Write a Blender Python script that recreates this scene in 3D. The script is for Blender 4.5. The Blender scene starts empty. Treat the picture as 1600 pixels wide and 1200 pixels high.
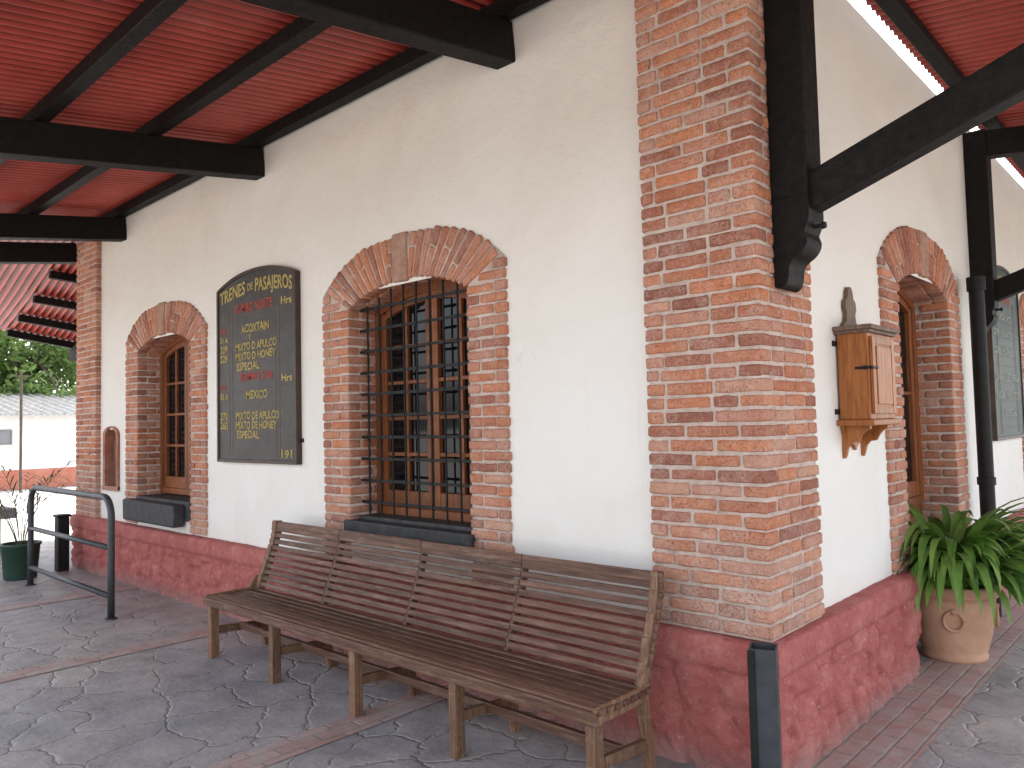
import bpy, math, random
import numpy as np
from math import *
from mathutils import Vector, Matrix, noise
random.seed(7); rng=np.random.RandomState(7)
sc=bpy.context.scene
COL=sc.collection
# ------------------------------------------------------------------ helpers
def nz(x,y,z,s=1.0): return noise.noise(Vector((x*s,y*s,z*s)))
class MB:
    def __init__(s): s.v=[];s.f=[];s.c=[];s.m=[]
    def add(s,vs,fs,c=0.5,m=0):
        o=len(s.v); s.v+= [tuple(p) for p in vs]; s.c+=(list(c) if isinstance(c,(list,tuple)) else [c]*len(vs))
        for f in fs: s.f.append(tuple(i+o for i in f)); s.m.append(m)
    def box(s,a,b,c=None,m=0,jit=0,bev=0.0):
        if c is None: c=random.random()
        x0,y0,z0=a;x1,y1,z1=b
        if bev>0:
            rb(s,((x0+x1)/2,(y0+y1)/2,(z0+z1)/2),(x1-x0,y1-y0,z1-z0),r=bev,c=c,jit=jit,m=m,seg=0);return
        vs=[(x0,y0,z0),(x1,y0,z0),(x1,y1,z0),(x0,y1,z0),(x0,y0,z1),(x1,y0,z1),(x1,y1,z1),(x0,y1,z1)]
        if jit: vs=[tuple(q+random.uniform(-jit,jit) for q in p) for p in vs]
        s.add(vs,[(0,3,2,1),(4,5,6,7),(0,1,5,4),(1,2,6,5),(2,3,7,6),(3,0,4,7)],c,m)
    def tube(s,pts,r,seg=12,c=0.5,m=0,cap=True):
        pts=[Vector(p) for p in pts];n=len(pts);rs=r if isinstance(r,(list,tuple)) else [r]*n
        vs=[];fs=[];up=None
        for i,p in enumerate(pts):
            t=(pts[min(i+1,n-1)]-pts[max(i-1,0)]).normalized()
            if up is None:
                up=Vector((0,0,1)) if abs(t.z)<.9 else Vector((1,0,0))
            a=(up-t*up.dot(t)).normalized();up=a;b=t.cross(a)
            for k in range(seg):
                an=2*pi*k/seg; vs.append(p+a*cos(an)*rs[i]+b*sin(an)*rs[i])
        for i in range(n-1):
            for k in range(seg):
                k2=(k+1)%seg; fs.append((i*seg+k,i*seg+k2,(i+1)*seg+k2,(i+1)*seg+k))
        if cap:
            fs.append(tuple(reversed(range(seg)))); fs.append(tuple((n-1)*seg+k for k in range(seg)))
        s.add(vs,fs,c,m)
    def beam(s,p,q,w,h,c=None,m=0,up=(0,0,1),bev=.006):
        p=Vector(p);q=Vector(q);d=(q-p);L=d.length;t=d.normalized();u=Vector(up);sd=t.cross(u).normalized();u=sd.cross(t)
        R=Matrix((t,sd,u)).transposed()
        rb(s,(p+q)/2,(L,w,h),r=bev,c=random.random() if c is None else c,R=np.array(R),m=m,seg=2,jit=.0015)
    def prism(s,poly,y0,y1,c=0.5,m=0,ax=1):
        n=len(poly)
        if ax==1: vs=[(a,y0,z) for a,z in poly]+[(a,y1,z) for a,z in poly]
        else: vs=[(y0,a,z) for a,z in poly]+[(y1,a,z) for a,z in poly]
        fs=[tuple(range(n)),tuple(reversed(range(n,2*n)))]
        for i in range(n):
            j=(i+1)%n; fs.append((j,i,i+n,j+n))
        s.add(vs,fs,c,m)
    def obj(s,name,mats,parent=None,smooth=False,label=None,cat=None,loc=None,recalc=True,group=None,kind=None,rotz=None):
        me=bpy.data.meshes.new(name); me.from_pydata(s.v,[],s.f)
        if not isinstance(mats,(list,tuple)): mats=[mats]
        for mm in mats: me.materials.append(mm)
        me.polygons.foreach_set('material_index',s.m)
        a=me.attributes.new('rnd','FLOAT','POINT'); a.data.foreach_set('value',s.c)
        if recalc:
            import bmesh
            bm=bmesh.new();bm.from_mesh(me);bmesh.ops.recalc_face_normals(bm,faces=bm.faces);bm.to_mesh(me);bm.free()
        if smooth: me.polygons.foreach_set('use_smooth',[True]*len(me.polygons))
        me.update()
        o=bpy.data.objects.new(name,me);COL.objects.link(o)
        if parent: o.parent=parent
        if loc: o.location=loc
        if rotz: o.rotation_euler[2]=rotz
        if label:o['label']=label
        if cat:o['category']=cat
        if group:o['group']=group
        if kind:o['kind']=kind
        return o
def empty(name,loc=(0,0,0),label=None,cat=None,rotz=0,parent=None,group=None):
    o=bpy.data.objects.new(name,None);COL.objects.link(o);o.location=loc;o.rotation_euler[2]=rotz;o.empty_display_size=.2
    if label:o['label']=label
    if cat:o['category']=cat
    if group:o['group']=group
    if parent:o.parent=parent
    return o
_tc={}
def shell(nx,ny,nz_):
    k=(nx,ny,nz_)
    if k in _tc:return _tc[k]
    idx={};vs=[];fs=[]
    def vid(i,j,l):
        if (i,j,l) not in idx: idx[(i,j,l)]=len(vs);vs.append((i,j,l))
        return idx[(i,j,l)]
    for l,fl in ((0,1),(nz_,0)):
        for i in range(nx):
            for j in range(ny):
                q=[vid(i,j,l),vid(i+1,j,l),vid(i+1,j+1,l),vid(i,j+1,l)]; fs.append(tuple(reversed(q)) if fl else tuple(q))
    for j,fl in ((0,0),(ny,1)):
        for i in range(nx):
            for l in range(nz_):
                q=[vid(i,j,l),vid(i+1,j,l),vid(i+1,j,l+1),vid(i,j,l+1)]; fs.append(tuple(reversed(q)) if fl else tuple(q))
    for i,fl in ((0,1),(nx,0)):
        for j in range(ny):
            for l in range(nz_):
                q=[vid(i,j,l),vid(i,j+1,l),vid(i,j+1,l+1),vid(i,j,l+1)]; fs.append(tuple(reversed(q)) if fl else tuple(q))
    _tc[k]=(np.array(vs),fs);return _tc[k]
def axis(h,r,seg):
    r=min(r,h*.8)
    mid=[] if seg<=1 else list(np.linspace(-(h-r),(h-r),seg+1)[1:-1])
    return np.array([-h,-h+r]+mid+[h-r,h])
def rb(mb,ctr,size,r=.006,c=None,jit=.0,R=None,seg=2,m=0,taper=None):
    col=random.random() if c is None else c
    h=[q/2 for q in size]
    long=int(np.argmax(size))
    A=[axis(h[i],r,(seg if i==long else 1)) for i in range(3)]
    V,F=shell(len(A[0])-1,len(A[1])-1,len(A[2])-1)
    P=np.stack([A[0][V[:,0]],A[1][V[:,1]],A[2][V[:,2]]],1)
    rr=np.array([min(r,q*.8) for q in h]);core=np.clip(P,-(np.array(h)-rr),np.array(h)-rr)
    d=P-core;L=np.linalg.norm(d/rr,axis=1);L[L==0]=1
    P=core+d/np.maximum(L,1)[:,None]
    if taper: P[:,0]*=1+(taper-1)*P[:,2]/h[2]
    if jit: P=P+rng.uniform(-jit,jit,P.shape)
    if R is not None: P=P@np.array(R).T
    P=P+np.array(ctr)
    mb.add([tuple(p) for p in P],F,col,m)
def rotY(a):
    return np.array([[cos(a),0,sin(a)],[0,1,0],[-sin(a),0,cos(a)]])
# ------------------------------------------------------------------ materials
class NT:
    def __init__(s,name):
        s.mat=bpy.data.materials.new(name);s.mat.use_nodes=True;s.t=s.mat.node_tree;s.b=s.t.nodes['Principled BSDF']
        s.co=s.t.nodes.new('ShaderNodeTexCoord')
    def n(s,ty,ins={},**kw):
        x=s.t.nodes.new(ty)
        for k,v in kw.items(): setattr(x,k,v)
        for kk,vv in ins.items():
            if hasattr(vv,'is_output') : s.t.links.new(vv,x.inputs[kk])
            else: x.inputs[kk].default_value=vv
        return x
    def L(s,a,b): s.t.links.new(a,b)
    def vec(s,scale=(1,1,1),loc=(0,0,0),rot=(0,0,0)):
        return s.n('ShaderNodeMapping',ins={'Vector':s.co.outputs['Object'],'Scale':scale,'Location':loc,'Rotation':rot}).outputs[0]
    def noise(s,scale,detail=6,rough=.6,vec=None,dist=0):
        return s.n('ShaderNodeTexNoise',ins={'Vector':vec or s.co.outputs['Object'],'Scale':scale,'Detail':min(detail,4.5),'Roughness':rough,'Distortion':dist}).outputs['Fac']
    def ramp(s,fac,*st):
        r=s.n('ShaderNodeValToRGB');e=r.color_ramp.elements
        while len(e)<len(st): e.new(.5)
        for i,(p,c) in enumerate(st):
            e[i].position=p;e[i].color=(c[0],c[1],c[2],1) if isinstance(c,(tuple,list)) else (c,c,c,1)
        s.L(fac,r.inputs[0]);return r.outputs[0]
    def mix(s,f,a,b,mode='MIX'):
        x=s.n('ShaderNodeMix',data_type='RGBA',blend_type=mode)
        for i,q in ((0,f),(6,a),(7,b)):
            if hasattr(q,'is_output'): s.L(q,x.inputs[i])
            else: x.inputs[i].default_value=q if not isinstance(q,tuple) else (q[0],q[1],q[2],1)
        return x.outputs[2]
    def math(s,op,a,b=0.0,cl=False):
        x=s.n('ShaderNodeMath',operation=op,use_clamp=cl)
        for i,q in ((0,a),(1,b)):
            if hasattr(q,'is_output'): s.L(q,x.inputs[i])
            else: x.inputs[i].default_value=q
        return x.outputs[0]
    def z(s): return s.n('ShaderNodeSeparateXYZ',ins={0:s.co.outputs['Object']}).outputs[2]
    def attr(s): return s.n('ShaderNodeAttribute',attribute_name='rnd').outputs['Fac']
    def out(s,col,rough=.8,bump=None,bd=.01,bs=1.0,spec=.3,metal=0):
        if hasattr(col,'is_output'): s.L(col,s.b.inputs['Base Color'])
        else: s.b.inputs['Base Color'].default_value=(*col,1)
        if hasattr(rough,'is_output'): s.L(rough,s.b.inputs['Roughness'])
        else: s.b.inputs['Roughness'].default_value=rough
        s.b.inputs['Specular IOR Level'].default_value=spec;s.b.inputs['Metallic'].default_value=metal
        if bump is not None:
            x=s.n('ShaderNodeBump',ins={'Height':bump,'Distance':bd,'Strength':bs});s.L(x.outputs[0],s.b.inputs['Normal'])
        return s.mat
def simple(name,c1,c2,scale=8,rough=.7,bd=.003,spec=.3,metal=0):
    n=NT(name);f=n.noise(scale,8,.65);c=n.ramp(f,(.3,c1),(.7,c2))
    return n.out(c,rough,n.noise(scale*6,6,.7),bd,.8,spec,metal)
def brick_mat():
    n=NT('fired_brick');a=n.attr()
    base=n.ramp(a,(0,(.28,.105,.07)),(.14,(.37,.135,.083)),(.38,(.48,.175,.09)),(.62,(.57,.215,.105)),(.82,(.48,.21,.14)),(1,(.57,.30,.20)))
    f=n.noise(28,8,.7);base=n.mix(.5,base,n.ramp(f,(.25,(.55,.52,.5)),(.55,(1,1,1)),(.8,(1.35,1.3,1.28))),'MULTIPLY')
    sm=n.ramp(n.math('ADD',n.math('MULTIPLY',n.noise(6,8,.75),.5),n.math('MULTIPLY',n.noise(60,5,.7),.5)),(.46,0),(.63,1))
    lowz=n.ramp(n.math('MULTIPLY',n.z(),.4),(.25,.7),(.50,.05))
    sf=n.math('ADD',n.math('MULTIPLY',sm,.5),n.math('MULTIPLY',lowz,n.noise(9,5,.7)),True)
    base=n.mix(sf,base,(.60,.43,.35))
    pits=n.ramp(n.noise(160,3,.6),(.33,0),(.42,1));base=n.mix(pits,(.15,.065,.05),base)
    h=n.math('ADD',n.noise(60,8,.75),n.math('MULTIPLY',pits,.4))
    return n.out(base,.92,h,.006,.9,.15)
BRICK=brick_mat()
def mortar_mat():
    n=NT('lime_mortar');c=n.ramp(n.noise(14,8,.7),(.3,(.44,.32,.26)),(.5,(.58,.455,.385)),(.7,(.68,.565,.49)))
    return n.out(c,.95,n.noise(90,8,.75),.008,1,.1)
MORTAR=mortar_mat()
def plaster_mat():
    n=NT('cream_plaster');
    c=n.ramp(n.noise(.9,8,.65,dist=.6),(.3,(.765,.72,.655)),(.52,(.81,.775,.715)),(.75,(.84,.81,.76)))
    top=n.ramp(n.math('MULTIPLY',n.z(),.25),(.3,(1.0,1.0,1.0)),(.95,(.87,.81,.765)))  # upper-wall shade painted into the colour: darker and more beige with height
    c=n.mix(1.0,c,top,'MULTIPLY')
    st=n.ramp(n.noise(3,8,.7,n.vec((3,3,.35))),(.58,0),(.78,1));c=n.mix(n.math('MULTIPLY',st,.16),c,(.62,.53,.45))
    w=n.n('ShaderNodeTexNoise',ins={'Vector':n.co.outputs['Object'],'Scale':2.0,'Detail':4.0,'Roughness':.7})
    wv=n.n('ShaderNodeVectorMath',operation='MULTIPLY_ADD',ins={0:w.outputs['Color'],1:(.5,.5,.5),2:n.co.outputs['Object']}).outputs[0]
    cr=n.n('ShaderNodeTexVoronoi',feature='DISTANCE_TO_EDGE',ins={'Vector':wv,'Scale':.55}).outputs['Distance']
    crk=n.math('MULTIPLY',n.ramp(cr,(0,1),(.0018,0)),n.ramp(n.noise(.9,2,.5,n.vec(loc=(4,1,2))),(.55,0),(.63,1)))
    c=n.mix(n.math('MULTIPLY',crk,.35),c,(.4,.32,.25))
    sp=n.ramp(n.noise(70,3,.5),(.72,0),(.76,1));c=n.mix(n.math('MULTIPLY',sp,.3),c,(.5,.41,.33))
    h=n.math('ADD',n.math('MULTIPLY',n.noise(5,6,.6),1.0),n.math('MULTIPLY',n.noise(60,6,.7),.16))
    return n.out(c,.9,h,.02,.6,.12)
PLASTER=plaster_mat()
def plinth_mat():
    n=NT('red_painted_stone');c=n.ramp(n.noise(5,8,.7),(.3,(.36,.09,.077)),(.55,(.46,.14,.12)),(.75,(.56,.235,.20)))
    fl=n.ramp(n.noise(30,8,.8),(.57,0),(.7,1));c=n.mix(n.math('MULTIPLY',fl,.6),c,(.66,.43,.38))
    dk=n.ramp(n.noise(18,6,.7),(.3,1),(.42,0));c=n.mix(n.math('MULTIPLY',dk,.5),c,(.22,.06,.052))
    dirt=n.math('MULTIPLY',n.ramp(n.z(),(0,1),(.14,0)),n.noise(7,5,.6));c=n.mix(dirt,c,(.30,.235,.215))
    return n.out(c,.8,n.noise(35,10,.75),.016,1.0,.25)
PLINTH=plinth_mat()
def wood_mat(name,a,b,c,sc=(1.2,22,22),rough=.5,spec=.35,bd=.002,worn=None):
    n=NT(name);v=n.vec(sc);g=n.noise(3.2,9,.7,v,dist=.6)
    col=n.ramp(g,(.28,a),(.5,b),(.72,c))
    col=n.mix(.7,col,n.ramp(n.attr(),(0,(.65,.63,.6)),(1,(1.3,1.28,1.25))),'MULTIPLY')
    if worn:
        w=n.ramp(n.noise(9,8,.75,n.vec((.5,3,3))),(.54,0),(.7,1));col=n.mix(n.math('MULTIPLY',w,.6),col,worn)
    return n.out(col,n.ramp(g,(.2,rough+.12),(.8,rough-.08)),g,bd,.8,spec)
BENCHW=wood_mat('weathered_bench_wood',(.055,.025,.016),(.125,.060,.037),(.21,.115,.077),rough=.55,worn=(.27,.18,.13))
BENCHV=wood_mat('weathered_bench_leg_wood',(.085,.043,.026),(.19,.10,.058),(.30,.18,.115),sc=(22,22,1.2),rough=.6,worn=(.34,.24,.165))
FRAMEW=wood_mat('varnished_frame_wood',(.10,.030,.012),(.21,.066,.021),(.31,.11,.034),sc=(20,20,1.5),rough=.45)
BOXW=wood_mat('honey_pine_wood',(.18,.055,.013),(.33,.11,.027),(.42,.155,.043),sc=(16,16,1.3),rough=.42)
BOXD=wood_mat('aged_dark_wood',(.10,.06,.042),(.17,.105,.075),(.25,.17,.125),sc=(16,16,1.3),rough=.65)
BLACKW=wood_mat('black_stained_timber',(.004,.0034,.003),(.0075,.0062,.0054),(.014,.011,.009),sc=(8,8,8),rough=.6,spec=.18)
def roof_mat():
    n=NT('red_corrugated_sheet');c=n.ramp(n.noise(2.2,7,.65),(.3,(.30,.040,.027)),(.6,(.40,.060,.042)),(.8,(.47,.12,.09)))
    d=n.ramp(n.noise(9,6,.7),(.6,0),(.8,1));c=n.mix(n.math('MULTIPLY',d,.35),c,(.18,.035,.026))
    # flute shading painted into the colour, with grime: upper flutes dark, lower ones light
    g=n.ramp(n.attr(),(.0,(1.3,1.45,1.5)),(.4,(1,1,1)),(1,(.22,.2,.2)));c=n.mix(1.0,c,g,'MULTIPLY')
    return n.out(c,.33,n.noise(40,4,.6),.001,.4,.5)
ROOFM=roof_mat()
def ground_mat():
    n=NT('stamped_flagstone_concrete')
    w=n.n('ShaderNodeTexNoise',ins={'Vector':n.co.outputs['Object'],'Scale':2.6,'Detail':4.0,'Roughness':.6})
    wv=n.n('ShaderNodeVectorMath',operation='MULTIPLY_ADD',ins={0:w.outputs['Color'],1:(.36,.36,0),2:n.vec((1,1,0),rot=(0,0,.4))}).outputs[0]
    e=n.n('ShaderNodeTexVoronoi',feature='DISTANCE_TO_EDGE',voronoi_dimensions='2D',ins={'Vector':wv,'Scale':2.7}).outputs['Distance']
    cc=n.n('ShaderNodeTexVoronoi',feature='F1',voronoi_dimensions='2D',ins={'Vector':wv,'Scale':2.7}).outputs['Color']
    tone=n.n('ShaderNodeSeparateColor',ins={0:cc}).outputs[0]
    c=n.ramp(n.noise(3.5,9,.7),(.28,(.235,.222,.213)),(.5,(.335,.32,.31)),(.68,(.41,.39,.375)),(.8,(.43,.375,.34)))
    c=n.mix(.35,c,n.ramp(tone,(0,(.80,.80,.83)),(1,(1.18,1.14,1.1))),'MULTIPLY')
    big=n.ramp(n.noise(.45,5,.6),(.35,(.86,.89,.94)),(.65,(1.1,1.05,1.0)));c=n.mix(1.0,c,big,'MULTIPLY')
    fine=n.ramp(n.noise(45,6,.75),(.3,(.75,.75,.75)),(.7,(1.22,1.22,1.22)));c=n.mix(.8,c,fine,'MULTIPLY')
    j=n.ramp(e,(.0,1),(.010,.7),(.026,0));c=n.mix(n.math('MULTIPLY',j,.35),c,(.18,.165,.155))
    h=n.math('ADD',n.ramp(e,(0,0),(.025,.6),(.06,.8)),n.math('MULTIPLY',n.noise(7,9,.72),1.0))
    r=n.ramp(n.noise(6,5,.6),(.3,.42),(.7,.68))
    return n.out(c,r,h,.013,.75,.4)
GROUND=ground_mat()
def band_mat(rot):
    n=NT('stamped_brick_band')
    v=n.vec(rot=(0,0,rot));
    w=n.n('ShaderNodeTexNoise',ins={'Vector':n.co.outputs['Object'],'Scale':9.0,'Detail':3.0})
    wv=n.n('ShaderNodeVectorMath',operation='MULTIPLY_ADD',ins={0:w.outputs['Color'],1:(.02,.02,0),2:v}).outputs[0]
    b=n.n('ShaderNodeTexBrick',offset=.5,ins={'Vector':wv,'Scale':1.0,'Mortar Size':.008,'Mortar Smooth':.4,'Brick Width':.23,'Row Height':.1,'Bias':0.0,'Color1':(.37,.225,.19,1),'Color2':(.44,.30,.26,1),'Mortar':(.28,.24,.22,1)})
    c=n.mix(.6,b.outputs['Color'],n.ramp(n.noise(12,8,.7),(.3,(.7,.7,.72)),(.7,(1.25,1.25,1.25))),'MULTIPLY')
    gr=n.ramp(n.noise(5,6,.7),(.42,0),(.62,1));c=n.mix(n.math('MULTIPLY',gr,.7),c,(.40,.365,.345))
    h=n.math('ADD',n.math('MULTIPLY',b.outputs['Fac'],-1.0),n.math('MULTIPLY',n.noise(20,7,.7),.6))
    return n.out(c,.6,h,.007,.8,.35)
BANDY=band_mat(pi/2);
OUTG=simple('pale_sunlit_concrete',(.42,.40,.37),(.58,.56,.52),3,.9,.004)
STEEL=simple('dark_grey_painted_steel',(.03,.032,.036),(.055,.058,.063),14,.45,.0006,.4)
BLKST=simple('black_painted_iron',(.008,.007,.007),(.018,.016,.015),20,.6,.0008,.25)
SILL=simple('dark_slate_sill',(.03,.03,.032),(.07,.068,.068),14,.65,.004)
KEY=simple('brown_keystone',(.31,.165,.115),(.45,.28,.205),16,.95,.006,.15)
TERRA=simple('terracotta_clay',(.46,.25,.155),(.60,.36,.24),6,.8,.002,.25)
GPOT=simple('dark_green_plastic',(.02,.05,.035),(.035,.075,.05),6,.5,.001)
SOIL=simple('potting_soil',(.03,.02,.015),(.07,.05,.035),30,.95,.01)
WHITEB=simple('white_limewash',(.75,.74,.71),(.84,.83,.80),2,.9,.004)
REDB=simple('faded_red_paint',(.42,.14,.09),(.52,.22,.15),3,.85,.003)
GREYR=simple('grey_fibre_cement',(.13,.13,.125),(.25,.245,.24),5,.9,.004)
YEL=simple('ochre_plastic',(.42,.30,.10),(.5,.38,.16),5,.6,.001)
CONC=simple('grey_concrete',(.16,.16,.165),(.26,.26,.26),8,.85,.004)
BOARD=simple('blackened_board',(.030,.025,.022),(.062,.052,.045),7,.5,.0015,.35)
BOARDG=simple('dark_green_board',(.010,.028,.024),(.026,.05,.042),6,.5,.001,.25)
BFRAME=simple('dark_brown_moulding',(.035,.018,.012),(.07,.04,.027),12,.5,.001,.4)
PY=simple('faded_yellow_lettering',(.28,.20,.05),(.52,.39,.12),30,.7,.0003)
PR=simple('faded_red_lettering',(.28,.035,.022),(.42,.065,.042),30,.7,.0003)
PW=simple('faded_white_lettering',(.2,.22,.19),(.36,.37,.33),40,.7,.0003)
LINE=simple('faded_ruled_line',(.11,.07,.045),(.17,.11,.07),30,.7,.0003)
BARK=simple('tree_bark',(.06,.045,.03),(.13,.1,.075),14,.9,.01)
def glass_mat(name,c,r,sp=.6):
    n=NT(name);n.out(c,r,n.noise(1.5,2,.5),.004,.35,sp);return n.mat
GLASS=glass_mat('dark_window_glass',(.006,.006,.007),.05,.26)
DUSTG=glass_mat('dusty_window_glass',(.2,.21,.22),.3)
def leaf_mat(name,a,b,c,spec=.45,rough=.4,tf=.25):
    n=NT(name);col=n.ramp(n.attr(),(0,a),(.5,b),(1,c));col=n.mix(.5,col,n.ramp(n.noise(6,5,.6),(.3,(.6,.6,.6)),(.7,(1.4,1.4,1.3))),'MULTIPLY')
    n.out(col,rough,None,spec=spec)
    tr=n.n('ShaderNodeBsdfTranslucent');n.L(col,tr.inputs[0]);mx=n.n('ShaderNodeMixShader');mx.inputs[0].default_value=tf
    n.L(n.b.outputs[0],mx.inputs[1]);n.L(tr.outputs[0],mx.inputs[2]);n.L(mx.outputs[0],n.t.nodes['Material Output'].inputs[0]);return n.mat
LEAF=leaf_mat('strap_leaf_green',(.04,.10,.016),(.12,.25,.042),(.24,.40,.09))
DRY=leaf_mat('dry_frond',(.12,.08,.04),(.14,.13,.06),(.1,.13,.05))
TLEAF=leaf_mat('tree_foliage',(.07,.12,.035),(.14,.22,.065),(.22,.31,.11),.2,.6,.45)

# ------------------------------------------------------------------ ground
mb=MB();S=150
mb.add([(-S,-S,-.006),(S,-S,-.006),(S,S,-.006),(-S,S,-.006)],[(0,1,2,3)])
mb.obj('ground',OUTG,kind='structure')
mb=MB();mb.add([(-11.5,-4.6,0),(5.0,-4.6,0),(5.0,14.5,0),(-11.5,14.5,0)],[(0,1,2,3)])
mb.obj('pavement',GROUND,kind='structure')
mb=MB()
for x in (-6.75,-4.42,-1.97):
    mb.add([(x-.11,-4.5,.004),(x+.11,-4.5,.004),(x+.11,-.06,.004),(x-.11,-.06,.004)],[(0,1,2,3)])
mb.add([(.05,-.4,.004),(.42,-.4,.004),(.42,14,.004),(.05,14,.004)],[(0,1,2,3)])
mb.add([(.43,3.79,.004),(4.5,3.79,.004),(4.5,4.01,.004),(.43,4.01,.004)],[(0,1,2,3)])
mb.obj('pavement_brick_band',BANDY,kind='structure')

# ------------------------------------------------------------------ building
B=empty('station_building',label='cream station building with red brick corners, red plinth and timber canopy',cat='building')
def wall_sheet(holes,u0,u1,z0,z1):
    mb=MB();us=sorted(set([u0,u1]+[h[0] for h in holes]+[h[1] for h in holes]+[float(q) for q in np.arange(u0,u1,.5)]));zs=sorted(set([z0,z1]+[h[2] for h in holes]+[h[3] for h in holes]))
    for i in range(len(us)-1):
        for j in range(len(zs)-1):
            cu=(us[i]+us[i+1])/2;cz=(zs[j]+zs[j+1])/2
            if any(h[0]<cu<h[1] and h[2]<cz<h[3] for h in holes): continue
            mb.add([(us[i],0,zs[j]),(us[i+1],0,zs[j]),(us[i+1],0,zs[j+1]),(us[i],0,zs[j+1])],[(0,1,2,3)])
    return mb
W1=-2.465; W2=-6.285; D1=2.70; W3=6.96
HW=.62;SPR=2.44;RISE=.14;JW=.33
mb=wall_sheet([(W1-.7,W1+.7,.7,2.55),(W2-.7,W2+.7,.7,2.55),(-7.84,-7.5,.99,1.62)],-8.6,0,0,4.06)
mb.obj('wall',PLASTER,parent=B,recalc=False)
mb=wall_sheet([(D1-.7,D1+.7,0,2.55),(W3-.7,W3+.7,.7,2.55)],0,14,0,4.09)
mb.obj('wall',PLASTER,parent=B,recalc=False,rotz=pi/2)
mb=MB();mb.add([(-8.6,0,0),(-8.6,14,0),(-8.6,14,4.06),(-8.6,0,4.06),(0,14,0),(0,14,4.06)],[(3,2,1,0),(1,4,5,2)]);mb.obj('wall',PLASTER,parent=B,recalc=False)
mb=MB();mb.prism([(-8.55,4.02),(-.05,4.02),(-3,5.2),(-5.6,5.2)],.05,13.9);mb.obj('roof',GREYR,parent=B)
CH=.0675;BH=.053
def brick(mb,x0,x1,y0,y1,z0,z1,jit=.0026,r=.009):
    e=lambda:random.uniform(-.003,.003)
    x0+=e();x1+=e();z0+=e();z1+=e()
    rb(mb,((x0+x1)/2,(y0+y1)/2,(z0+z1)/2),(abs(x1-x0),abs(y1-y0),abs(z1-z0)),r=r,jit=jit,seg=4)
def run(a,b,first=None,L=.235,g=.014):
    out=[];p=a
    ln=first or L
    while b-p>.03:
        q=min(p+ln+random.uniform(-.02,.02),b)
        if b-q<.06: q=b
        out.append((p,q));p=q+g;ln=L
    return out
def pilaster(x0,x1,y0,y1,z0,z1):
    mb=MB();n=int((z1-z0)/CH)
    for k in range(n):
        za=z0+k*CH+.007;zb=za+BH
        yj=random.uniform(-.003,.003)
        if k%2==0: cx,cy=.235,.11
        else: cx,cy=.11,.235
        brick(mb,x1-cx,x1,y0,y0+cy,za,zb)
        fst=random.choice([.235,.21,.25]) if k%2==0 else random.choice([.235,.12,.25])
        for a,b in run(-(x1-cx-.014),-x0,fst): brick(mb,-b,-a,y0+yj,y0+.1,za,zb)
        for a,b in run(y0+cy+.014,y1,random.choice([.235,.12,.22])): brick(mb,x1-.1,x1+yj,a,b,za,zb)
    mb.box((x0+.012,y0+.008,z0-.01),(x1-.008,y1-.012,z1+.3),bev=.008,c=.5,m=1)
    return mb
pilaster(-.54,.06,-.06,.535,.625,4.0).obj('brick_pilaster',[BRICK,MORTAR],parent=B,smooth=True,recalc=False)
pm=pilaster(-.60,.06,-.06,.5,.60,3.95)
pm.v=[(-x-8.62,y,z) for x,y,z in pm.v];pm.f=[tuple(reversed(f)) for f in pm.f]
pm.obj('brick_pilaster',[BRICK,MORTAR],parent=B,smooth=True,recalc=False)

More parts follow.
